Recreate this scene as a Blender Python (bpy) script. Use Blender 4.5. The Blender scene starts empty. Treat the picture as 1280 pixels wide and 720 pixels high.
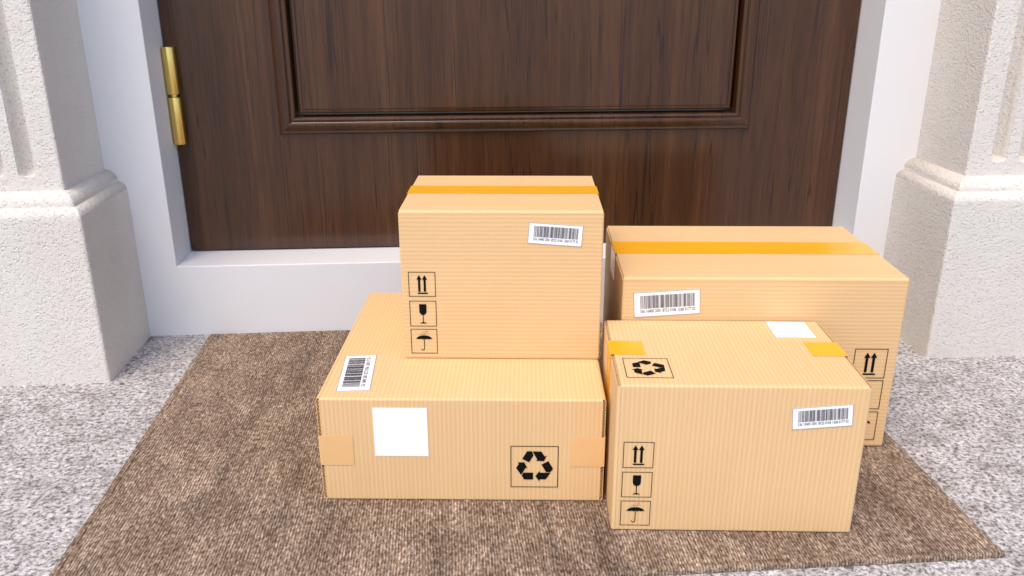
import bpy, bmesh, math, random
from mathutils import Matrix, Vector, noise
R = math.radians
random.seed(7)
S = bpy.context.scene
COL = S.collection

# ------------------------------------------------------------------ camera
cam_data = bpy.data.cameras.new('camera')
cam = bpy.data.objects.new('camera', cam_data)
COL.objects.link(cam)
S.camera = cam
cam_data.sensor_width = 36.0
cam_data.lens = 1051.8 / 1280 * 36.0
cam_data.clip_start = 0.01
cam_data.clip_end = 500
PITCH, YAW, ROLL = 0.3470, 0.0635, -0.0020
fw = Vector((math.sin(YAW)*math.cos(PITCH), math.cos(YAW)*math.cos(PITCH), -math.sin(PITCH)))
rt = Vector((math.cos(YAW), -math.sin(YAW), 0))
up = rt.cross(fw)
r2 = math.cos(ROLL)*rt + math.sin(ROLL)*up
u2 = -math.sin(ROLL)*rt + math.cos(ROLL)*up
M = Matrix((r2, u2, -fw)).transposed().to_4x4()
M.translation = Vector((-0.0852, -1.1230, 0.4660))
cam.matrix_world = M

# ------------------------------------------------------------------ sky, sun, exposure
SUN_EL, SUN_AZ = 62, 213        # azimuth: degrees clockwise from +Y (the way into the house)
world = bpy.data.worlds.new('World')
S.world = world
world.use_nodes = True
wn = world.node_tree
wn.nodes.clear()
sky = wn.nodes.new('ShaderNodeTexSky')
sky.sky_type = 'NISHITA'
sky.sun_disc = False
sky.sun_elevation = R(SUN_EL)
sky.sun_rotation = R(SUN_AZ)
sky.air_density = 1.0
sky.dust_density = 2.0
sky.ozone_density = 1.0
bg = wn.nodes.new('ShaderNodeBackground')
bg.inputs[1].default_value = 0.15
wo = wn.nodes.new('ShaderNodeOutputWorld')
wn.links.new(sky.outputs[0], bg.inputs[0])
wn.links.new(bg.outputs[0], wo.inputs[0])
sun_data = bpy.data.lights.new('sun', 'SUN')
sun_data.energy = 1.15
sun_data.angle = R(34)
sun_data.color = (1.0, 0.83, 0.63)
sun = bpy.data.objects.new('sun', sun_data)
COL.objects.link(sun)
el, az = R(SUN_EL), R(SUN_AZ)
to_sun = Vector((math.sin(az)*math.cos(el), math.cos(az)*math.cos(el), math.sin(el)))
sun.rotation_euler = to_sun.to_track_quat('Z', 'Y').to_euler()
S.view_settings.view_transform = 'Standard'
S.view_settings.look = 'None'
S.view_settings.exposure = 1.0
S.view_settings.gamma = 1.0
S.render.resolution_x, S.render.resolution_y = 1024, 576

# ------------------------------------------------------------------ helpers
def link(name, me, mat=None, parent=None, smooth=False):
    o = bpy.data.objects.new(name, me)
    COL.objects.link(o)
    if mat is not None:
        me.materials.append(mat)
    if parent is not None:
        o.parent = parent
    if smooth:
        me.polygons.foreach_set('use_smooth', [True]*len(me.polygons))
    return o

def obj(name, bm, mat, parent=None, smooth=False, recalc=True):
    if recalc:
        bmesh.ops.recalc_face_normals(bm, faces=bm.faces)
    me = bpy.data.meshes.new(name)
    bm.to_mesh(me)
    bm.free()
    return link(name, me, mat, parent, smooth)

def thing(name, label, cat, loc=(0, 0, 0), rotz=0.0, group=None):
    o = bpy.data.objects.new(name, None)
    COL.objects.link(o)
    o.location = loc
    o.rotation_euler = (0, 0, rotz)
    o.empty_display_size = 0.05
    o['label'] = label
    o['category'] = cat
    if group:
        o['group'] = group
    return o

def add_box(bm, x0, x1, y0, y1, z0, z1, bev=0.0, seg=2):
    vs = [bm.verts.new((x, y, z)) for x in (x0, x1) for y in (y0, y1) for z in (z0, z1)]
    idx = [(0, 1, 3, 2), (4, 6, 7, 5), (0, 4, 5, 1), (2, 3, 7, 6), (0, 2, 6, 4), (1, 5, 7, 3)]
    fs = [bm.faces.new([vs[i] for i in f]) for f in idx]
    if bev > 0:
        es = list({e for f in fs for e in f.edges})
        bmesh.ops.bevel(bm, geom=es, offset=bev, segments=seg, profile=0.5, affect='EDGES')
    return fs

def revolve(bm, prof, n=40, c=(0, 0, 0)):
    """profile of (r, z) turned about z"""
    rings = []
    for r, z in prof:
        rings.append([bm.verts.new((c[0]+r*math.cos(2*math.pi*k/n), c[1]+r*math.sin(2*math.pi*k/n), c[2]+z)) for k in range(n)])
    for a, b in zip(rings, rings[1:]):
        for k in range(n):
            bm.faces.new((a[k], a[(k+1) % n], b[(k+1) % n], b[k]))
    bm.faces.new(rings[0][::-1])
    bm.faces.new(rings[-1])

# ------------------------------------------------------------------ materials
def mat(name):
    m = bpy.data.materials.new(name)
    m.use_nodes = True
    nt = m.node_tree
    b = nt.nodes['Principled BSDF']
    return m, nt, b

def N(nt, kind, **kw):
    n = nt.nodes.new(kind)
    for k, v in kw.items():
        setattr(n, k, v)
    return n

def L(nt, a, b):
    nt.links.new(a, b)

def coords(nt, scale=(1, 1, 1), kind='Object', rot=(0, 0, 0)):
    tc = N(nt, 'ShaderNodeTexCoord')
    mp = N(nt, 'ShaderNodeMapping')
    mp.inputs['Scale'].default_value = scale
    mp.inputs['Rotation'].default_value = rot
    L(nt, tc.outputs[kind], mp.inputs['Vector'])
    return mp.outputs[0]

def noise_tex(nt, vec, scale, detail=4, rough=0.5, dist=0.0):
    n = N(nt, 'ShaderNodeTexNoise')
    n.inputs['Scale'].default_value = scale
    n.inputs['Detail'].default_value = detail
    n.inputs['Roughness'].default_value = rough
    n.inputs['Distortion'].default_value = dist
    L(nt, vec, n.inputs['Vector'])
    return n.outputs['Fac']

def ramp(nt, fac, stops, interp='LINEAR'):
    r = N(nt, 'ShaderNodeValToRGB')
    r.color_ramp.interpolation = interp
    e = r.color_ramp.elements
    while len(e) < len(stops):
        e.new(0.5)
    for i, (p, c) in enumerate(stops):
        e[i].position = p
        e[i].color = (*c, 1) if len(c) == 3 else c
    L(nt, fac, r.inputs[0])
    return r.outputs[0]

def g3(v):
    return (v, v, v)

def mix(nt, a, b, fac, mode='MIX'):
    m = N(nt, 'ShaderNodeMix', data_type='RGBA', blend_type=mode)
    for s, v in ((6, a), (7, b), (0, fac)):
        if hasattr(v, 'links'):
            L(nt, v, m.inputs[s])
        else:
            m.inputs[s].default_value = (*v, 1) if isinstance(v, tuple) else v
    return m.outputs[2]

def math_n(nt, op, a, b=0.0):
    m = N(nt, 'ShaderNodeMath', operation=op)
    for i, v in enumerate((a, b)):
        if hasattr(v, 'links'):
            L(nt, v, m.inputs[i])
        else:
            m.inputs[i].default_value = v
    return m.outputs[0]

def bump(nt, h, dist, strength=1.0, prev=None):
    b = N(nt, 'ShaderNodeBump')
    b.inputs['Strength'].default_value = strength
    b.inputs['Distance'].default_value = dist
    L(nt, h, b.inputs['Height'])
    if prev is not None:
        L(nt, prev, b.inputs['Normal'])
    return b.outputs[0]

# --- rough cast stone of the pilasters
def make_stone():
    m, nt, b = mat('cast_stone')
    v = coords(nt)
    big = noise_tex(nt, v, 9, 4, 0.6)
    col = ramp(nt, big, [(0.3, (0.655, 0.605, 0.545)), (0.7, (0.705, 0.660, 0.602))])
    fine = noise_tex(nt, v, 520, 5, 0.68)
    lump = noise_tex(nt, v, 210, 2, 0.5)
    def pores(scale, lo, hi, keep):
        """round pits in some of the cells of a scattered grid"""
        wob = N(nt, 'ShaderNodeTexNoise')
        wob.inputs['Scale'].default_value = 300
        L(nt, v, wob.inputs['Vector'])
        sc = N(nt, 'ShaderNodeVectorMath', operation='SCALE')
        sc.inputs['Scale'].default_value = 0.0022
        L(nt, wob.outputs['Color'], sc.inputs[0])
        ad = N(nt, 'ShaderNodeVectorMath', operation='ADD')
        L(nt, v, ad.inputs[0])
        L(nt, sc.outputs[0], ad.inputs[1])
        vo = N(nt, 'ShaderNodeTexVoronoi', feature='F1')
        vo.inputs['Scale'].default_value = scale
        L(nt, ad.outputs[0], vo.inputs['Vector'])
        sp = N(nt, 'ShaderNodeSeparateXYZ')
        L(nt, vo.outputs['Color'], sp.inputs[0])
        off = math_n(nt, 'GREATER_THAN', sp.outputs[0], keep)
        return ramp(nt, math_n(nt, 'ADD', vo.outputs['Distance'], off), [(lo, g3(0)), (hi, g3(1))])
    p1 = pores(360, 0.10, 0.55, 0.45)
    p2 = pores(170, 0.08, 0.34, 0.10)
    pit = mix(nt, p1, p2, 1.0, 'MULTIPLY')
    col = mix(nt, col, (0.33, 0.29, 0.25), math_n(nt, 'MULTIPLY', math_n(nt, 'SUBTRACT', 1.0, pit), 0.10))
    col = mix(nt, col, ramp(nt, fine, [(0.32, g3(0.90)), (0.55, g3(1.02))]), 0.6, 'MULTIPLY')
    L(nt, col, b.inputs['Base Color'])
    b.inputs['Roughness'].default_value = 0.9
    b.inputs['Specular IOR Level'].default_value = 0.3
    n1 = bump(nt, fine, 0.0014, 0.8)
    n2 = bump(nt, lump, 0.0020, 0.45, n1)
    n3 = bump(nt, pit, 0.0009, 0.8, n2)
    L(nt, n3, b.inputs['Normal'])
    return m

# --- granular concrete floor
def make_ground():
    m, nt, b = mat('granular_concrete')
    v = coords(nt)
    big = noise_tex(nt, v, 30, 6, 0.74)
    grain = noise_tex(nt, v, 210, 5, 0.68, 0.2)
    grain2 = noise_tex(nt, v, 420, 3, 0.6)
    spot = noise_tex(nt, v, 95, 2, 0.5)
    c1 = ramp(nt, grain, [(0.35, (0.08, 0.066, 0.060)), (0.44, (0.27, 0.248, 0.240)), (0.53, (0.46, 0.442, 0.438)), (0.66, (0.63, 0.615, 0.615))])
    c2 = mix(nt, c1, ramp(nt, big, [(0.36, (0.62, 0.59, 0.56)), (0.50, g3(0.95)), (0.64, g3(1.18))]), 0.9, 'MULTIPLY')
    c3 = mix(nt, c2, ramp(nt, grain2, [(0.34, g3(0.50)), (0.46, g3(1))]), 0.6, 'MULTIPLY')
    c4 = mix(nt, (0.10, 0.085, 0.075), c3, ramp(nt, spot, [(0.285, g3(0.12)), (0.345, g3(1))]))
    L(nt, c4, b.inputs['Base Color'])
    b.inputs['Roughness'].default_value = 0.8
    n1 = bump(nt, grain, 0.0016, 0.55)
    n2 = bump(nt, grain2, 0.0009, 0.6, n1)
    L(nt, n2, b.inputs['Normal'])
    return m

# --- white painted frame
def make_paint():
    m, nt, b = mat('white_paint')
    v = coords(nt)
    n = noise_tex(nt, v, 3.5, 4, 0.6)
    col = ramp(nt, n, [(0.3, (0.70, 0.690, 0.690)), (0.7, (0.73, 0.720, 0.720))])
    L(nt, col, b.inputs['Base Color'])
    b.inputs['Roughness'].default_value = 0.42
    L(nt, bump(nt, noise_tex(nt, v, 240, 3), 0.0003, 0.25), b.inputs['Normal'])
    return m

# --- stained wood of the door
def make_wood():
    m, nt, b = mat('dark_stained_wood')
    v = coords(nt, (1, 1, 0.05))
    v2 = coords(nt, (1, 1, 0.012))
    plank = noise_tex(nt, v2, 13, 4, 0.6)
    fib = noise_tex(nt, v, 460, 4, 0.65)
    mid = noise_tex(nt, v, 85, 4, 0.6, 0.3)
    c = ramp(nt, plank, [(0.30, (0.044, 0.0150, 0.0038)), (0.5, (0.066, 0.0240, 0.0075)), (0.72, (0.096, 0.039, 0.0150))])
    c = mix(nt, c, ramp(nt, mid, [(0.3, g3(0.60)), (0.62, g3(1.08))]), 0.8, 'MULTIPLY')
    c = mix(nt, c, ramp(nt, fib, [(0.34, g3(0.60)), (0.6, g3(1.1))]), 0.65, 'MULTIPLY')
    # thin wavering dark veins: contour lines of a stretched field
    v3 = coords(nt, (1, 1, 0.022))
    lines = None
    for k, (sc_, mul, wd, off) in enumerate(((13.0, 13.0, 0.050, 0.0), (31.0, 7.0, 0.045, 0.37))):
        w1 = noise_tex(nt, v3, sc_, 4.0, 0.50, 0.0)
        band = math_n(nt, 'ABSOLUTE', math_n(nt, 'SUBTRACT', math_n(nt, 'FRACT', math_n(nt, 'ADD', math_n(nt, 'MULTIPLY', w1, mul), off)), 0.5))
        ln = ramp(nt, band, [(0.0, g3(0)), (wd*0.4, g3(0.1)), (wd, g3(1))])
        lines = ln if lines is None else mix(nt, lines, ln, 1.0, 'MULTIPLY')
    gate = ramp(nt, noise_tex(nt, coords(nt, (1, 1, 0.10)), 38, 4, 0.6), [(0.43, g3(0.85)), (0.58, g3(0.20))])
    veing = mix(nt, (1.0, 1.0, 1.0), lines, gate)
    c = mix(nt, (0.013, 0.005, 0.0025), c, veing)
    L(nt, c, b.inputs['Base Color'])
    b.inputs['Specular IOR Level'].default_value = 0.12
    b.inputs['Coat Weight'].default_value = 0.80
    b.inputs['Coat Roughness'].default_value = 0.17
    b.inputs['Coat IOR'].default_value = 1.5
    rr = ramp(nt, fib, [(0.3, g3(0.45)), (0.7, g3(0.32))])
    L(nt, rr, b.inputs['Roughness'])
    n1 = bump(nt, fib, 0.00025, 0.5)
    L(nt, bump(nt, veing, 0.0004, 0.5, n1), b.inputs['Normal'])
    return m

# --- corrugated cardboard (UV x runs across the flutes, in metres)
def make_card():
    m, nt, b = mat('corrugated_cardboard')
    uv = N(nt, 'ShaderNodeUVMap')
    uv.uv_map = 'flutes'
    sep = N(nt, 'ShaderNodeSeparateXYZ')
    L(nt, uv.outputs[0], sep.inputs[0])
    v = coords(nt)
    wob = noise_tex(nt, v, 14, 3, 0.5)
    x = math_n(nt, 'ADD', sep.outputs[0], math_n(nt, 'MULTIPLY', math_n(nt, 'SUBTRACT', wob, 0.5), 0.0012))
    ph = math_n(nt, 'MULTIPLY', x, 2*math.pi/0.0041)
    wave = math_n(nt, 'ADD', math_n(nt, 'MULTIPLY', math_n(nt, 'SINE', ph), 0.5), 0.5)
    # each flute differs a little from its neighbours
    cmb = N(nt, 'ShaderNodeCombineXYZ')
    L(nt, math_n(nt, 'MULTIPLY', x, 160.0), cmb.inputs[0])
    L(nt, math_n(nt, 'MULTIPLY', sep.outputs[1], 3.0), cmb.inputs[1])
    nn = noise_tex(nt, cmb.outputs[0], 1.0, 3, 0.6)
    amp = math_n(nt, 'MULTIPLY', wave, ramp(nt, nn, [(0.30, g3(0.50)), (0.70, g3(1.0))]))
    base = ramp(nt, noise_tex(nt, v, 7, 4, 0.6), [(0.3, (0.655, 0.410, 0.186)), (0.7, (0.70, 0.448, 0.213))])
    c = mix(nt, base, (0.80, 0.575, 0.34), math_n(nt, 'MULTIPLY', amp, 0.52))
    fibre = noise_tex(nt, coords(nt, (1, 1, 1)), 900, 4, 0.7)
    c = mix(nt, c, ramp(nt, fibre, [(0.3, g3(0.84)), (0.6, g3(1.04))]), 0.55, 'MULTIPLY')
    L(nt, c, b.inputs['Base Color'])
    b.inputs['Roughness'].default_value = 0.62
    b.inputs['Specular IOR Level'].default_value = 0.35
    n1 = bump(nt, fibre, 0.00012, 0.5)
    L(nt, bump(nt, wave, 0.00014, 0.40, n1), b.inputs['Normal'])
    return m

def make_simple(name, col, rough, spec=0.5, metal=0.0, nscale=None, namp=0.1, bmp=None):
    m, nt, b = mat(name)
    v = coords(nt)
    if nscale:
        n = noise_tex(nt, v, nscale, 3, 0.6)
        lo = tuple(c*(1-namp) for c in col)
        hi = tuple(min(1, c*(1+namp)) for c in col)
        L(nt, ramp(nt, n, [(0.3, lo), (0.7, hi)]), b.inputs['Base Color'])
    else:
        b.inputs['Base Color'].default_value = (*col, 1)
    b.inputs['Roughness'].default_value = rough
    b.inputs['Specular IOR Level'].default_value = spec
    b.inputs['Metallic'].default_value = metal
    if bmp:
        L(nt, bump(nt, noise_tex(nt, v, bmp[0], 3), bmp[1], bmp[2]), b.inputs['Normal'])
    return m

# --- woven mat
def make_matmat():
    m, nt, b = mat('woven_doormat')
    v = coords(nt)
    sep = N(nt, 'ShaderNodeSeparateXYZ')
    L(nt, v, sep.inputs[0])
    wob = noise_tex(nt, coords(nt, (1, 0.35, 1)), 30, 3, 0.55)
    x = math_n(nt, 'ADD', sep.outputs[0], math_n(nt, 'MULTIPLY', wob, 0.007))
    rib = math_n(nt, 'ADD', math_n(nt, 'MULTIPLY', math_n(nt, 'SINE', math_n(nt, 'MULTIPLY', x, 2*math.pi/0.0026)), 0.5), 0.5)
    dash = noise_tex(nt, coords(nt, (1, 0.20, 1)), 520, 3, 0.7)
    tuft = noise_tex(nt, coords(nt, (1, 0.5, 1)), 400, 4, 0.65)
    mott = noise_tex(nt, coords(nt, (1, 0.40, 1)), 40, 6, 0.72, 0.2)
    strk = noise_tex(nt, coords(nt, (1, 0.09, 1)), 34, 5, 0.66, 0.1)
    base = ramp(nt, tuft, [(0.34, (0.108, 0.070, 0.046)), (0.50, (0.240, 0.174, 0.125)), (0.66, (0.45, 0.360, 0.285))])
    c = mix(nt, base, ramp(nt, mott, [(0.34, (0.76, 0.68, 0.62)), (0.50, (1.04, 1.02, 1.00)), (0.66, (1.50, 1.49, 1.46))]), 0.85, 'MULTIPLY')
    c = mix(nt, c, ramp(nt, strk, [(0.36, g3(0.70)), (0.46, g3(1.0)), (0.7, g3(1.18))]), 0.8, 'MULTIPLY')
    c = mix(nt, c, ramp(nt, rib, [(0.0, g3(0.42)), (0.45, g3(1.12))]), 0.75, 'MULTIPLY')
    c = mix(nt, c, ramp(nt, dash, [(0.38, g3(0.50)), (0.55, g3(1.12))]), 0.65, 'MULTIPLY')
    L(nt, c, b.inputs['Base Color'])
    b.inputs['Roughness'].default_value = 0.95
    b.inputs['Specular IOR Level'].default_value = 0.15
    n1 = bump(nt, rib, 0.0010, 0.7)
    n2 = bump(nt, tuft, 0.0014, 0.6, n1)
    L(nt, bump(nt, dash, 0.0010, 0.6, n2), b.inputs['Normal'])
    return m

STONE, GROUND, PAINT, WOOD, CARD, MATM = make_stone(), make_ground(), make_paint(), make_wood(), make_card(), make_matmat()
WALL = make_simple('wall_render', (0.60, 0.585, 0.57), 0.9, 0.3, nscale=6, namp=0.04, bmp=(300, 0.001, 0.6))
RUBBER = make_simple('black_seal', (0.02, 0.02, 0.02), 0.6)
BRASS = make_simple('polished_brass', (0.80, 0.58, 0.18), 0.30, metal=1.0, nscale=40, namp=0.03)
TAPE = make_simple('amber_parcel_tape', (0.84, 0.40, 0.013), 0.24, 0.5, nscale=8, namp=0.05, bmp=(60, 0.0002, 0.4))
TAPE_PALE = make_simple('pale_parcel_tape', (0.73, 0.44, 0.195), 0.30, 0.5, nscale=8, namp=0.05, bmp=(60, 0.0002, 0.4))
PAPER = make_simple('white_sticker_paper', (0.84, 0.84, 0.86), 0.5, 0.4, nscale=30, namp=0.015)
INK = make_simple('black_ink', (0.004, 0.0035, 0.003), 0.75, 0.12)
BARINK = make_simple('barcode_ink', (0.014, 0.012, 0.012), 0.7, 0.15)
FLUTE = make_simple('flute_paper', (0.62, 0.40, 0.20), 0.85, 0.2)
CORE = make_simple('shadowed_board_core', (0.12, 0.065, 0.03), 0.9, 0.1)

# ------------------------------------------------------------------ ground
bm = bmesh.new()
add_box(bm, -150, 150, -200, 0.30, -0.3, 0.0)
o = obj('ground', bm, GROUND)
o['kind'] = 'structure'

# ------------------------------------------------------------------ house wall round the doorway
HS, DR, OP = 0.1019, 0.068, 0.475      # sill height, door set-back, half width of the opening
w = thing('house_wall', 'plain pale rendered house wall behind the pilasters and around the doorway', 'wall', (0, 0.012, 0))
for nm, x0, x1, z0, z1 in (('wall_panel', -3.2, -0.62, 0, 2.9), ('wall_panel', 0.62, 3.2, 0, 2.9), ('wall_panel', -0.62, 0.62, 2.18, 2.9)):
    bm = bmesh.new()
    add_box(bm, x0, x1, 0, 0.25, z0, z1)
    obj(nm, bm, WALL, w)

# ------------------------------------------------------------------ door frame
f = thing('door_frame', 'smooth white painted door frame with deep sill under the brown door', 'door frame', (0, 0, 0))
def frame_piece(name, x0, x1, z0, z1):
    bm = bmesh.new()
    add_box(bm, x0, x1, 0.0, 0.20, z0, z1, 0.0012, 2)
    return obj(name, bm, PAINT, f)
# one continuous frame so that its mitred corner shows no joint
def rect_frame(name, parent, m, outer, inner, y0, y1, ch=0.0012):
    (X0, X1, Z0, Z1), (a0, a1, c0, c1) = outer, inner
    def loop(r, y):
        x0, x1, z0, z1 = r
        return [bm.verts.new((x0, y, z0)), bm.verts.new((x1, y, z0)), bm.verts.new((x1, y, z1)), bm.verts.new((x0, y, z1))]
    bm = bmesh.new()
    e = ch
    loops = [loop(outer, y1), loop(outer, y0), loop((a0-e, a1+e, c0-e, c1+e), y0), loop((a0-e*.3, a1+e*.3, c0-e*.3, c1+e*.3), y0+e*.3), loop(inner, y0+e), loop(inner, y1)]
    for A, B in zip(loops, loops[1:]+loops[:1]):
        for k in range(4):
            bm.faces.new((A[k], A[(k+1) % 4], B[(k+1) % 4], B[k]))
    return obj(name, bm, m, parent)
rect_frame('frame_lining', f, PAINT, (-0.62, 0.62, -0.002, 2.18), (-OP, OP, HS, 2.10), 0.0, 0.24)
rect_frame('door_stop', f, PAINT, (-OP+0.0002, OP-0.0002, HS+0.0002, 2.0998), (-OP+0.016, OP-0.016, HS+0.014, 2.086), DR+0.046, DR+0.07)
# ------------------------------------------------------------------ door
door = thing('door', 'dark brown wooden front door with a raised panel and brass hinge', 'door', (0, DR, HS))
dx, dz0, dz1 = OP-0.0018, 0.0025, 2.10-HS-0.003
panels = [(0.3316, 0.1675, 0.86), (0.3316, 1.02, 1.86)]     # half width, bottom, top (door coordinates)
bm = bmesh.new()
# door leaf: a face with two openings, closed behind
def rect_strip(bm, xs, zs, holes, y):
    grid = {}
    for i, x in enumerate(xs):
        for j, z in enumerate(zs):
            grid[i, j] = bm.verts.new((x, y, z))
    for i in range(len(xs)-1):
        for j in range(len(zs)-1):
            if (i, j) in holes:
                continue
            bm.faces.new((grid[i, j], grid[i+1, j], grid[i+1, j+1], grid[i, j+1]))
pw = panels[0][0]
rect_strip(bm, [-dx, -pw, pw, dx], [dz0, panels[0][1], panels[0][2], panels[1][1], panels[1][2], dz1], {(1, 1), (1, 3)}, 0.0)
add_box(bm, -dx, dx, 0.024, 0.044, dz0, dz1)
for x in (-dx, dx):
    bm.faces.new([bm.verts.new(p) for p in ((x, 0, dz0), (x, 0.024, dz0), (x, 0.024, dz1), (x, 0, dz1))])
for z in (dz0, dz1):
    bm.faces.new([bm.verts.new(p) for p in ((-dx, 0, z), (-dx, 0.024, z), (dx, 0.024, z), (dx, 0, z))])
bmesh.ops.remove_doubles(bm, verts=bm.verts, dist=1e-5)
leaf = obj('door_leaf', bm, WOOD, door)
def ring_profile(name, hw, z0, z1, prof, cap):
    """nested rectangles: prof = (inset, depth)"""
    bm = bmesh.new()
    prev = None
    for k, (ins, dep) in enumerate(prof):
        r = [bm.verts.new(p) for p in ((-hw+ins, dep, z0+ins), (hw-ins, dep, z0+ins), (hw-ins, dep, z1-ins), (-hw+ins, dep, z1-ins))]
        if prev:
            for q in range(4):
                bm.faces.new((prev[q], prev[(q+1) % 4], r[(q+1) % 4], r[q]))
        prev = r
    if cap:
        bm.faces.new(prev)
    return obj(name, bm, WOOD, door)
cove = [(0.0, 0.0)] + [(0.0150*(1-math.cos(t*math.pi/2))**0.9, -0.0095*math.sin(t*math.pi/2)) for t in [k/10 for k in range(1, 11)]]
cove += [(0.0162, -0.0090), (0.0165, -0.0068), (0.0172, -0.0062), (0.0182, -0.0066), (0.0205, -0.0072), (0.0228, -0.0066), (0.0236, -0.0050), (0.0240, 0.0215), (0.0285, 0.0220)]
pan = [(0.0283, 0.0225), (0.0285, 0.0035), (0.0290, 0.0020), (0.0300, 0.0012), (0.0335, 0.0008), (0.0337, 0.0024), (0.0343, 0.0024), (0.0345, 0.0008)]
for hw, z0, z1 in panels:
    ring_profile('panel_moulding', hw, z0, z1, cove, False)
    ring_profile('raised_panel', hw, z0, z1, pan, True)
# brass hinge with two barrels on a pin
hinge = thing('hinge', '', '')
del hinge['label'], hinge['category']
hinge.parent = door
hinge.location = (-0.4663, -0.0082, 0.2595-HS)
def barrel(z0, z1):
    bm = bmesh.new()
    r = 0.0085
    revolve(bm, [(r-0.0008, z0), (r-0.0002, z0+0.0003), (r, z0+0.001), (r, z1-0.001), (r-0.0002, z1-0.0003), (r-0.0008, z1)], 48)
    o = obj('hinge_barrel', bm, BRASS, hinge)
    for p in o.data.polygons:
        p.use_smooth = abs(p.normal.z) < 0.5
    return o
barrel(0.0, 0.0635)
barrel(0.0672, 0.1290)
bm = bmesh.new()
revolve(bm, [(0.0045, 0.06), (0.0045, 0.07)], 24)
obj('hinge_pin', bm, BRASS, hinge, True)

# ------------------------------------------------------------------ pilasters
def quarter(cx, cz, r0x, r0z, n=8):
    """convex quarter round from the face (cx, cz) up and inwards"""
    return [(cx - r0x*(1-math.cos(t)), cz + r0z*math.sin(t)) for t in [k/n*math.pi/2 for k in range(n+1)]]

XI, XO = 0.5242, 0.792          # inner and outer side of the base
def pilaster(sign, label):
    p = thing('pilaster', label, 'pilaster', (sign*0.658, 0, 0), 0, 'fluted pilasters beside the doorway')
    c = 0.658
    hw, fr = c-XI, 0.1475        # base half width, base projection
    def sweep(name, prof, cap_top=True):
        # prof: (offset outward relative to the base face, z)
        bm = bmesh.new()
        rings = []
        for off, z in prof:
            h, d = hw+off, fr+off
            e = 0.003
            pts = [(-h, 0.011), (-h, -d+e), (-h+e*0.3, -d+e*0.3), (-h+e, -d), (h-e, -d), (h-e*0.3, -d+e*0.3), (h, -d+e), (h, 0.011)]
            rings.append([bm.verts.new((x, y, z)) for x, y in pts])
        for A, B in zip(rings, rings[1:]):
            n = len(A)
            for k in range(n):
                bm.faces.new((A[k], A[(k+1) % n], B[(k+1) % n], B[k]))
        bm.faces.new(rings[0][::-1])
        bm.faces.new(rings[-1])
        return obj(name, bm, STONE, p)
    base = [(0, -0.002), (0, 0.2095)] + [(-0.0098*(1-math.cos(t)), 0.2095+0.0125*math.sin(t)) for t in [k/8*math.pi/2 for k in range(1, 9)]] + [(-0.012, 0.2215)]
    b0 = sweep('base_block', base)
    bead = [(-0.0100, 0.2215)] + [(-0.0100-0.0155*(1-math.cos(t)), 0.2235+0.0145*math.sin(t)) for t in [k/10*math.pi/2 for k in range(0, 11)]] + [(-0.027, 0.2382)]
    b1 = sweep('base_bead', bead)
    for o_ in (b0, b1):
        for poly in o_.data.polygons:
            poly.use_smooth = 0.12 < abs(poly.normal.z) < 0.999 and poly.center.z > 0.2
    # fluted shaft
    SX, SF, Z0, Z1 = c-0.549, 0.1205, 0.238, 2.28
    bm = bmesh.new()
    fl_w, fl_p, fl_d = 0.0205, 0.0350, 0.0175
    cs = [(-0.070 + k*fl_p) for k in range(5)]
    xs = {-SX+0.0025, SX-0.0025}
    for cc in cs:
        for t in [k/26 for k in range(27)]:
            xs.add(cc - fl_w/2 + t*fl_w)
    xs = sorted(xs)
    fz0, fz1 = 0.2545, 2.20
    zs = [Z0, fz0] + [fz0 + 0.0007*k for k in range(1, 28)] + [fz0+0.03+k*(fz1-fz0-0.06)/30 for k in range(31)] + [fz1-0.0007*k for k in range(27, -1, -1)] + [Z1]
    rc = 0.0075
    def depth(x, z):
        for cc in cs:
            ax, azz = fl_w/2-abs(x-cc), min(z-fz0, fz1-z)
            if ax > 1e-6 and azz > 1e-6:
                # rounded rectangle distance
                qx, qz = rc-ax, rc-azz
                dd = rc - math.hypot(max(qx, 0), max(qz, 0)) if (qx > 0 and qz > 0) else min(ax, azz)
                if dd <= 0:
                    return 0.0
                t = min(dd/0.0095, 1)
                return fl_d*math.sqrt(max(0, 1-(1-t)**2))**0.5
        return 0.0
    g = [[bm.verts.new((x, -SF+depth(x, z), z)) for z in zs] for x in xs]
    for i in range(len(xs)-1):
        for j in range(len(zs)-1):
            bm.faces.new((g[i][j], g[i+1][j], g[i+1][j+1], g[i][j+1]))
    for s_, col in ((-1, g[0]), (1, g[-1])):
        a = [bm.verts.new((s_*(SX-0.0007), -SF+0.0007, z)) for z in zs]
        b_ = [bm.verts.new((s_*SX, -SF+0.0025, z)) for z in zs]
        d_ = [bm.verts.new((s_*SX, 0.011, z)) for z in zs]
        for A, B in ((col, a), (a, b_), (b_, d_)):
            for j in range(len(zs)-1):
                bm.faces.new((A[j], B[j], B[j+1], A[j+1]) if s_ > 0 else (A[j], A[j+1], B[j+1], B[j]))
    sh = obj('fluted_shaft', bm, STONE, p)
    n = len(sh.data.polygons)
    sh.data.polygons.foreach_set('use_smooth', [abs(q.normal.y) < 0.999 and abs(q.center.y) < SF-0.0008 and abs(q.center.x) < SX-0.004 for q in sh.data.polygons])
    bm = bmesh.new()
    add_box(bm, -hw, hw, -fr, 0.011, 2.281, 2.36, 0.004)
    obj('capital', bm, STONE, p)
    return p
pilaster(-1, 'pale stone fluted pilaster beside the brass hinge, left of the white frame')
pilaster(1, 'pale stone fluted pilaster behind the large rear box, right of the white frame')

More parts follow.
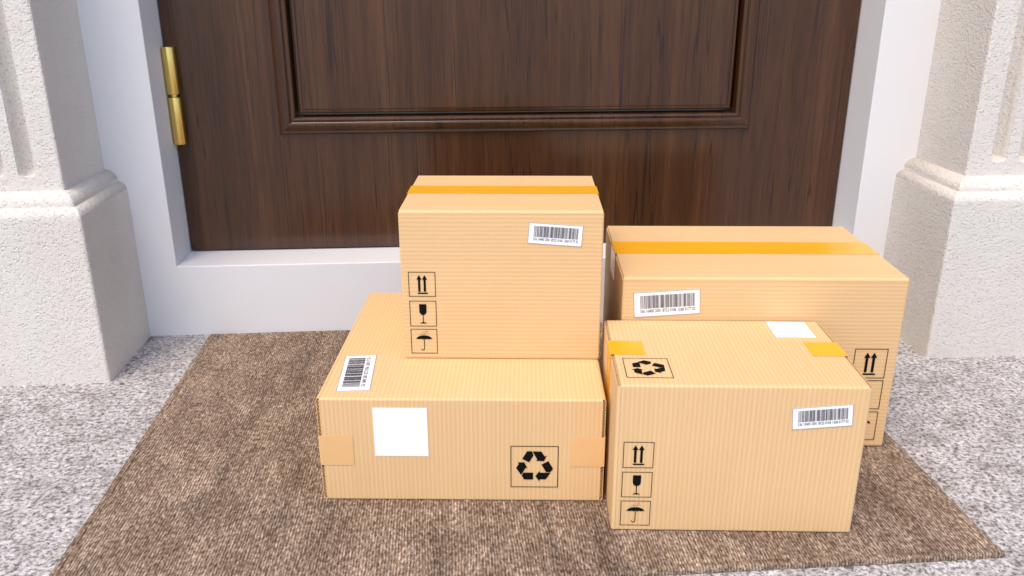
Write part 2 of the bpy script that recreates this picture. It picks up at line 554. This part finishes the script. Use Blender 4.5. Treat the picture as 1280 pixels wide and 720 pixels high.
# ------------------------------------------------------------------ doormat
MT = 0.0055
MW, MD, MTH = 0.8087, 0.5480, 0.0116
dm = thing('doormat', 'flat brown woven doormat with worn streaks lying against the white sill', 'doormat', (-0.4387, -0.0105, 0), MTH)
bm = bmesh.new()
nx, ny = 300, 200
rr = 0.0026
def mat_z(ex):
    return MT - rr + rr*math.sqrt(max(0, 1-(1-min(ex/rr, 1))**2))
def edge_samples(n, Ltot):
    s = [0, rr*0.12, rr*0.35, rr*0.7, rr*1.1, 0.0075, 0.0082, 0.009, 0.0098]
    inner = [0.0098 + (Ltot-2*0.0098)*k/n for k in range(1, n)]
    return s + inner + [Ltot-t for t in s[::-1]]
gx, gy = edge_samples(nx, MW), edge_samples(ny, MD)
def mat_pt(x, y):
    ex = min(x, MW-x, y, MD-y)
    z = mat_z(ex)
    if 0.0075 < ex < 0.0095:          # stitched hem line
        z -= 0.0007
    z += 0.00035*(noise.noise(Vector((x*90, y*40, 0)))) * min(1, ex/0.01)
    wx = 0.0012*noise.noise(Vector((0, y*9, 5))) + 0.0005*noise.noise(Vector((1, y*110, 2)))
    wy = 0.0012*noise.noise(Vector((x*9, 0, 8))) + 0.0005*noise.noise(Vector((x*110, 3, 2)))
    return (x+wx, -y+wy, z)
G = [[bm.verts.new(mat_pt(x, y)) for y in gy] for x in gx]
for i in range(len(gx)-1):
    for j in range(len(gy)-1):
        bm.faces.new((G[i][j], G[i][j+1], G[i+1][j+1], G[i+1][j]))
rim = [G[i][0] for i in range(len(gx))] + [G[-1][j] for j in range(1, len(gy))] + [G[i][-1] for i in range(len(gx)-2, -1, -1)] + [G[0][j] for j in range(len(gy)-2, 0, -1)]
low = [bm.verts.new((v.co.x, v.co.y, 0.0003)) for v in rim]
for k in range(len(rim)):
    k2 = (k+1) % len(rim)
    bm.faces.new((rim[k], rim[k2], low[k2], low[k]))
obj('woven_sheet', bm, MATM, dm, True)

# ------------------------------------------------------------------ cardboard boxes
# a box is built in its own carton axes: l along the flap seam, w across it, h from flap face to flap face
T = 0.0030
def perm(kind):
    return {'top': lambda l, w, h: (l, w, h),        # flaps on top and bottom
            'side_flat': lambda l, w, h: (h, l, w),  # flaps on the left and right, seam running to the back
            'side_up': lambda l, w, h: (h, w, l)}[kind]   # flaps on the left and right, seam upright

def finish(bm, name, m, parent, P, org, smooth=False, uvmode=None):
    if uvmode:
        uvl = bm.loops.layers.uv.new('flutes')
        bm.normal_update()
        for fc in bm.faces:
            n = fc.normal
            for lp in fc.loops:
                c = lp.vert.co
                if uvmode == 'wall':
                    lp[uvl].uv = (c.z, c.x+c.y)
                else:
                    lp[uvl].uv = (c.y, c.x)
    for v in bm.verts:
        v.co = Vector(P(*v.co)) + Vector(org)
    return obj(name, bm, m, parent, smooth)

def carton(name, label, loc, rotz, dims, kind, tape_c, tape_w, tape_l, tape_m):
    """dims = (x, y, z) size as it stands; origin at its front left bottom corner"""
    b = thing(name, label, 'box', loc, rotz, 'cardboard boxes on the doormat')
    X, Y, Z = dims
    if kind == 'top':
        Ln, Wd, Ht = X, Y, Z
    elif kind == 'side_flat':
        Ht, Ln, Wd = X, Y, Z
    else:
        Ht, Wd, Ln = X, Y, Z
    P = perm(kind)
    org = (X/2, Y/2, Z/2)
    hl, hw_, hh = Ln/2, Wd/2, Ht/2
    # four walls in one wrapped sheet with folded corners
    bm = bmesh.new()
    rc = 0.0020
    def loop(off, h):
        pts = []
        for cx, cy, a0 in ((hl-rc, hw_-rc, 0), (-(hl-rc), hw_-rc, 90), (-(hl-rc), -(hw_-rc), 180), (hl-rc, -(hw_-rc), 270)):
            for k in range(5):
                a = R(a0+k*22.5)
                rad = rc-off
                if rad < 0:
                    rad = 0
                sx = off-rc if off > rc else 0
                pts.append((cx + math.cos(a)*rad - (sx if cx > 0 else -sx), cy + math.sin(a)*rad - (sx if cy > 0 else -sx), h))
        return pts
    top = hh-T-0.0002
    nseg = 28
    rings = [[bm.verts.new(p) for p in loop(0, -top + 2*top*k/nseg)] for k in range(nseg+1)]
    # very slight swelling of the board, largest in the middle of each wall
    inner = [[bm.verts.new(p) for p in loop(T, s*top)] for s in (1, -1)]
    seq = rings + inner
    for A, B in zip(seq, seq[1:]+seq[:1]):
        n = len(A)
        for k in range(n):
            bm.faces.new((A[k], A[(k+1) % n], B[(k+1) % n], B[k]))
    walls = finish(bm, 'box_walls', CARD, b, P, org, uvmode='wall')
    # flaps: outer and inner liner with a fluted sheet between; the hinge fold rolls over into the wall
    for s in (1, -1):
        for q in (1, -1):
            bm = bmesh.new()
            li = hl-0.0011
            lt = 0.0005
            gap = 0.0004
            # outer liner, rolled at the fold
            arc = []
            for k in range(7):
                a = k/6*math.pi/2
                arc.append((hw_-T+T*math.cos(a), hh-T+T*math.sin(a)))
            outer = [(hw_, hh-T-0.0004)] + arc + [(gap, hh)]
            inn = [(gap, hh-lt)] + [(hw_-T+(T-lt)*math.cos(a), hh-T+(T-lt)*math.sin(a)) for a in [k/6*math.pi/2 for k in range(6, -1, -1)]] + [(hw_-lt, hh-T-0.0004)]
            prof = outer + inn
            ends = []
            for l in (-li, li):
                ends.append([bm.verts.new((l, q*y, s*z)) for y, z in prof])
            n = len(prof)
            for k in range(n):
                bm.faces.new((ends[0][k], ends[0][(k+1) % n], ends[1][(k+1) % n], ends[1][k]))
            no = len(outer)
            for e_ in ends:
                for k in range(no-1):
                    bm.faces.new((e_[k], e_[k+1], e_[n-2-k], e_[n-1-k]))
            flap = finish(bm, 'box_flap', CARD, b, P, org, uvmode='flap')
            # inner liner
            bm = bmesh.new()
            add_box(bm, -li+0.0004, li-0.0004, q*gap if q > 0 else -(hw_-T), (hw_-T) if q > 0 else -gap, min(s*(hh-T), s*(hh-T+lt)), max(s*(hh-T), s*(hh-T+lt)))
            finish(bm, 'inner_liner', CARD, flap, P, org, uvmode='flap')
            # fluting, a wavy sheet running the length of the flap
            bm = bmesh.new()
            pitch = 0.0036
            z_lo, z_hi = hh-T+lt, hh-lt
            y0, y1 = gap+0.0003, hw_-0.0012
            nn = int((y1-y0)/pitch*6)
            pr = []
            for k in range(nn+1):
                y = y0+(y1-y0)*k/nn
                z = (z_lo+z_hi)/2 + (z_hi-z_lo)/2*0.98*max(-1, min(1, 1.25*math.sin(2*math.pi*y/pitch)))
                if y > hw_-T:
                    z = min(z, hh-T+math.sqrt(max(0, (T-lt)**2-(y-hw_+T)**2))-0.0001)
                pr.append((y, z))
            th = 0.00022
            A = [[bm.verts.new((l, q*y, s*(z+d))) for y, z in pr] for l in (-li+0.0003, li-0.0003) for d in (-th, th)]
            for k in range(nn):
                bm.faces.new((A[0][k], A[0][k+1], A[2][k+1], A[2][k]))
                bm.faces.new((A[1][k], A[1][k+1], A[3][k+1], A[3][k]))
                bm.faces.new((A[0][k], A[0][k+1], A[1][k+1], A[1][k]))
                bm.faces.new((A[2][k], A[2][k+1], A[3][k+1], A[3][k]))
            finish(bm, 'fluting', FLUTE, flap, P, org)
    # the short flaps folded in under them close the box
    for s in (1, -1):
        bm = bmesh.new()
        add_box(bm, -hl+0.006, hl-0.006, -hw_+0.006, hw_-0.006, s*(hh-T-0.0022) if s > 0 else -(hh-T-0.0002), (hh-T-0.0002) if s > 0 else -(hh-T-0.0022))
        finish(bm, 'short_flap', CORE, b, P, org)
    # tape along each seam, folded over the ends
    for s in (1, -1):
        bm = bmesh.new()
        tt, e = 0.00022, 0.00025
        a = tape_c
        path_o = [(-hl-e-tt, hh-tape_l)] + [(-hl-e-tt, hh-0.0012), (-hl-e, hh+e*0.6), (-hl+0.0012, hh+e+tt)] + [(hl-0.0012, hh+e+tt), (hl+e, hh+e*0.6), (hl+e+tt, hh-0.0012), (hl+e+tt, hh-tape_l)]
        path_i = [(-hl-e, hh-tape_l), (-hl-e, hh-0.0013), (-hl-e*0.2, hh+e*0.2), (-hl+0.0013, hh+e), (hl-0.0013, hh+e), (hl+e*0.2, hh+e*0.2), (hl+e, hh-0.0013), (hl+e, hh-tape_l)]
        rows = []
        for w_ in (a-tape_w/2, a+tape_w/2):
            rows.append([bm.verts.new((l, w_, s*z)) for l, z in path_o + path_i[::-1]])
        n = len(rows[0])
        for k in range(n):
            bm.faces.new((rows[0][k], rows[0][(k+1) % n], rows[1][(k+1) % n], rows[1][k]))
        m_ = len(path_o)
        for r_ in rows:
            for k in range(m_-1):
                bm.faces.new((r_[k], r_[k+1], r_[n-2-k], r_[n-1-k]))
        finish(bm, 'parcel_tape', tape_m, b, P, org)
    return b

# ---- flat print and stickers: drawn in (u, v) on a face, given thickness along its normal
def face_matrix(box_dims, face):
    X, Y, Z = box_dims
    if face == 'front':
        return Matrix(((1, 0, 0, 0), (0, 0, -1, 0), (0, 1, 0, 0), (0, 0, 0, 1)))          # u->x, v->z, n->-y
    if face == 'top':
        return Matrix(((1, 0, 0, 0), (0, 1, 0, 0), (0, 0, 1, Z), (0, 0, 0, 1)))            # u->x, v->y, n->z
    if face == 'left':
        return Matrix(((0, 0, -1, 0), (-1, 0, 0, Y), (0, 1, 0, 0), (0, 0, 0, 1)))          # u->-y (from the back), v->z, n->-x

def poly(bm, pts, z0, z1=None):
    vs = [bm.verts.new((x, y, z0)) for x, y in pts]
    if z1 is None:
        f_ = bm.faces.new(vs)
        return
    ws = [bm.verts.new((x, y, z1)) for x, y in pts]
    bm.faces.new(ws)
    bm.faces.new(vs[::-1])
    n = len(pts)
    for k in range(n):
        bm.faces.new((vs[k], vs[(k+1) % n], ws[(k+1) % n], ws[k]))

def place(parent, dims, face, u, v, ang=0.0, sx=1.0, sy=None):
    sy = sx if sy is None else sy
    return face_matrix(dims, face) @ Matrix.Translation((u, v, 0)) @ Matrix.Rotation(R(ang), 4, 'Z') @ Matrix.Diagonal((sx, sy, 1, 1))

def stamp(name, parent, mtx, build, m):
    bm = bmesh.new()
    build(bm)
    bmesh.ops.transform(bm, matrix=mtx, verts=bm.verts)
    return obj(name, bm, m, parent)

ZP = 0.00045       # how proud flat print stands of the board
def rect(bm, x0, x1, y0, y1, z=ZP, z1=None):
    poly(bm, [(x0, y0), (x1, y0), (x1, y1), (x0, y1)], z, z1)
def border(bm, t=0.022):
    rect(bm, 0, 1, 0, t)
    rect(bm, 0, 1, 1-t, 1)
    rect(bm, 0, t, t, 1-t)
    rect(bm, 1-t, 1, t, 1-t)
def m_up(bm):
    border(bm)
    for cx in (0.395, 0.600):
        rect(bm, cx-0.042, cx+0.042, 0.205, 0.70)
        poly(bm, [(cx-0.098, 0.695), (cx+0.098, 0.695), (cx, 0.875)], ZP)
    rect(bm, 0.33, 0.705, 0.115, 0.170)
def m_glass(bm):
    border(bm)
    pts = [(0.36, 0.87), (0.36, 0.60)]
    for k in range(1, 12):
        a = math.pi + k/12*math.pi
        pts.append((0.495+0.135*math.cos(a), 0.60+0.155*math.sin(a)))
    pts += [(0.63, 0.60), (0.63, 0.87)]
    poly(bm, pts, ZP)
    rect(bm, 0.480, 0.510, 0.165, 0.455)
    poly(bm, [(0.36, 0.115), (0.63, 0.115), (0.60, 0.140), (0.53, 0.160), (0.51, 0.175), (0.48, 0.175), (0.46, 0.160), (0.39, 0.140)], ZP)
def m_umb(bm):
    border(bm)
    up_ = [(0.50+0.305*math.cos(a), 0.565+0.175*math.sin(a)) for a in [math.pi*k/16 for k in range(17)]]
    nsc = 5
    dn = []
    for q in range(nsc):
        x0 = 0.195+0.61*q/nsc
        x1 = 0.195+0.61*(q+1)/nsc
        for k in range(6):
            t = k/6
            dn.append((x0+(x1-x0)*t, 0.565+0.030*math.sin(math.pi*t)))
    mid_ = dn[1:]
    top_ = [(x, 0.565+0.175*math.sqrt(max(0, 1-((x-0.5)/0.305)**2))) for x, _ in dn]
    for (a, b_), (c, d) in zip(zip(dn, top_), zip(dn[1:]+[(0.805, 0.565)], top_[1:]+[(0.805, 0.5655)])):
        if abs(b_[1]-a[1]) < 1e-4:
            poly(bm, [a, c, d], ZP)
        else:
            poly(bm, [a, c, d, b_], ZP)
    rect(bm, 0.487, 0.513, 0.20, 0.59)
    pa = [(0.4425+r_*math.cos(a), 0.20-r_*math.sin(a)*1.15) for r_, seq in ((0.0705, range(0, 9)), (0.0445, range(8, -1, -1))) for a in [math.pi*k/8 for k in seq]]
    poly(bm, pa, ZP)
    for x, y in ((0.33, 0.76), (0.40, 0.80), (0.47, 0.845), (0.53, 0.80), (0.60, 0.85), (0.64, 0.79), (0.50, 0.775), (0.56, 0.885), (0.42, 0.765)):
        poly(bm, [(x, y), (x+0.016, y), (x+0.04, y+0.04), (x+0.024, y+0.04)], ZP)
REC = [[(192, 185), (240, 110), (288, 107), (305, 150), (262, 218)],
       [(294, 110), (385, 112), (417, 160), (438, 150), (410, 206), (328, 203), (343, 190)],
       [(385, 240), (455, 205), (502, 280), (478, 315), (432, 315)],
       [(478, 321), (430, 388), (368, 388), (365, 410), (326, 355), (367, 302), (370, 321)],
       [(302, 321), (302, 390), (210, 390), (188, 350), (205, 321)],
       [(181, 345), (130, 275), (160, 232), (145, 220), (212, 218), (245, 278), (228, 272)]]
def m_rec(rot):
    def g(bm):
        border(bm, 0.016)
        ca, sa = math.cos(R(rot)), math.sin(R(rot))
        for pl in REC:
            pts = []
            for x, y in pl:
                a, b_ = (x-75)/480-0.5, 0.5-(y-57)/411
                pts.append((0.5+a*ca-b_*sa, 0.5+a*sa+b_*ca))
            poly(bm, pts, ZP)
    return g
def text_mesh(body, size):
    cu = bpy.data.curves.new('digits_curve', 'FONT')
    cu.body = body
    cu.size = size
    cu.align_x = 'LEFT'
    cu.resolution_u = 2
    cu.offset = 0.010
    to = bpy.data.objects.new('digits_source', cu)
    COL.objects.link(to)
    dg = bpy.context.evaluated_depsgraph_get()
    me = bpy.data.meshes.new_from_object(to.evaluated_get(dg))
    bpy.data.objects.remove(to)
    bpy.data.curves.remove(cu)
    return me
def barcode_label(parent, dims, face, u, v, ang, w_, h_):
    """white sticker with bars and a line of digits; u, v is its centre"""
    base = place(parent, dims, face, u, v, ang)
    z = 0.0004
    lab = stamp('shipping_label', parent, base, lambda bm: rect(bm, -w_/2, w_/2, -h_/2, h_/2, 0.0002, z), PAPER)
    def edge(bm):
        t = w_*0.008
        rect(bm, -w_/2, w_/2, -h_/2, -h_/2+t, z+0.00015)
        rect(bm, -w_/2, w_/2, h_/2-t, h_/2, z+0.00015)
        rect(bm, -w_/2, -w_/2+t, -h_/2+t, h_/2-t, z+0.00015)
        rect(bm, w_/2-t, w_/2, -h_/2+t, h_/2-t, z+0.00015)
    stamp('label_outline', lab, base, edge, GREYINK)
    def bars(bm):
        rnd = random.Random(11)
        x = -0.40*w_
        end = 0.425*w_
        while x < end:
            k = rnd.choice((1, 1, 1, 2, 2, 3))
            bw = w_*0.0042*k
            if x+bw > end:
                break
            rect(bm, x, x+bw, -0.17*h_, 0.36*h_, z+0.00015)
            x += bw + w_*0.0042*rnd.choice((1, 1, 1, 2, 2.6))
    stamp('barcode', lab, base, bars, BARINK)
    me = text_mesh('336 10400 2001 8723 0106 1268 0177 02', 1.0)
    xs = [q.co.x for q in me.vertices]
    ys = [q.co.y for q in me.vertices]
    sc = 0.835*w_/(max(xs)-min(xs))
    me.transform(base @ Matrix.Translation((-0.405*w_, -0.34*h_, z+0.00015)) @ Matrix.Diagonal((sc, 0.135*h_/(max(ys)-min(ys)), 1, 1)) @ Matrix.Translation((-min(xs), -min(ys), 0)))
    link('digits', me, BARINK, lab)
    return lab
GREYINK = make_simple('grey_outline_ink', (0.28, 0.28, 0.30), 0.6, 0.3)
def icons(parent, dims, u0, w_, rows):
    """rows: (bottom, top) of the upright, glass and umbrella marks"""
    for nm, fn, (v0, v1) in zip(('this_way_up_mark', 'fragile_mark', 'keep_dry_mark'), (m_up, m_glass, m_umb), rows):
        stamp(nm, parent, place(parent, dims, 'front', u0, v0, 0, w_, v1-v0), fn, INK)
def blank_sticker(parent, dims, face, x0, x1, y0, y1):
    stamp('blank_sticker', parent, face_matrix(dims, face), lambda bm: rect(bm, x0, x1, y0, y1, 0.0002, 0.0004), PAPER)

# B: wide low box at the front left
dB = (0.2640, 0.2795, 0.1071)
B = carton('cardboard_box', 'wide low cardboard box carrying a smaller box, a square blank white sticker on its front', (-0.2203, -0.4296, MT+0.0002), -0.0797, dB, 'side_flat', 0.000, 0.0310, 0.0315, TAPE_PALE)
barcode_label(B, dB, 'top', 0.0283, 0.0540, 94.8, 0.0785, 0.0312)
blank_sticker(B, dB, 'front', 0.0515, 0.1012, 0.0480, 0.0981)
stamp('recycling_mark', B, place(B, dB, 'front', 0.1772, 0.0154, 0, 0.0444, 0.0442), m_rec(0), INK)
# A: small box standing on B
dA = (0.1943, 0.1553, 0.1532)
A = carton('cardboard_box', 'upright small cardboard box standing on top of the wide low box', (-0.1437, -0.3490, MT+0.0006+0.1061+0.0004), -0.0816, dA, 'top', 0.0070, 0.0325, 0.0250, TAPE)
barcode_label(A, dA, 'front', 0.1487, 0.1301, -3.9, 0.0513, 0.0205)
icons(A, dA, 0.0072, 0.0262, ((0.0668, 0.0923), (0.0357, 0.0625), (0.0065, 0.0329)))
# D: front right box
dD = (0.2130, 0.1460, 0.1440)
D = carton('cardboard_box', 'frontmost cardboard box with yellow tape ends and a recycling mark on its top', (0.0429, -0.4950, MT+0.0002), -0.0881, dD, 'side_up', 0.0040, 0.0305, 0.0312, TAPE)
barcode_label(D, dD, 'front', 0.1739, 0.1160, 5.3, 0.0505, 0.0203)
icons(D, dD, 0.0077, 0.0264, ((0.0646, 0.0903), (0.0349, 0.0606), (0.0057, 0.0313)))
stamp('recycling_mark', D, place(D, dD, 'top', 0.0093, 0.0139, 0, 0.0403, 0.0400), m_rec(-90), INK)
blank_sticker(D, dD, 'top', 0.1602, 0.1978, 0.1040, 0.1430)
# C: big box at the back right
dC = (0.2806, 0.1911, 0.1880)
C = carton('cardboard_box', 'large cardboard box at the rear right, nearest the door, half hidden by the front box', (0.0738, -0.3490, MT+0.0002), -0.0828, dC, 'top', 0.0045, 0.0425, 0.0315, TAPE)
barcode_label(C, dC, 'front', 0.0444, 0.1613, 4.1, 0.0656, 0.0262)
icons(C, dC, 0.2370, 0.0334, ((0.0803, 0.1132), (0.0451, 0.0781), (0.0088, 0.0423)))
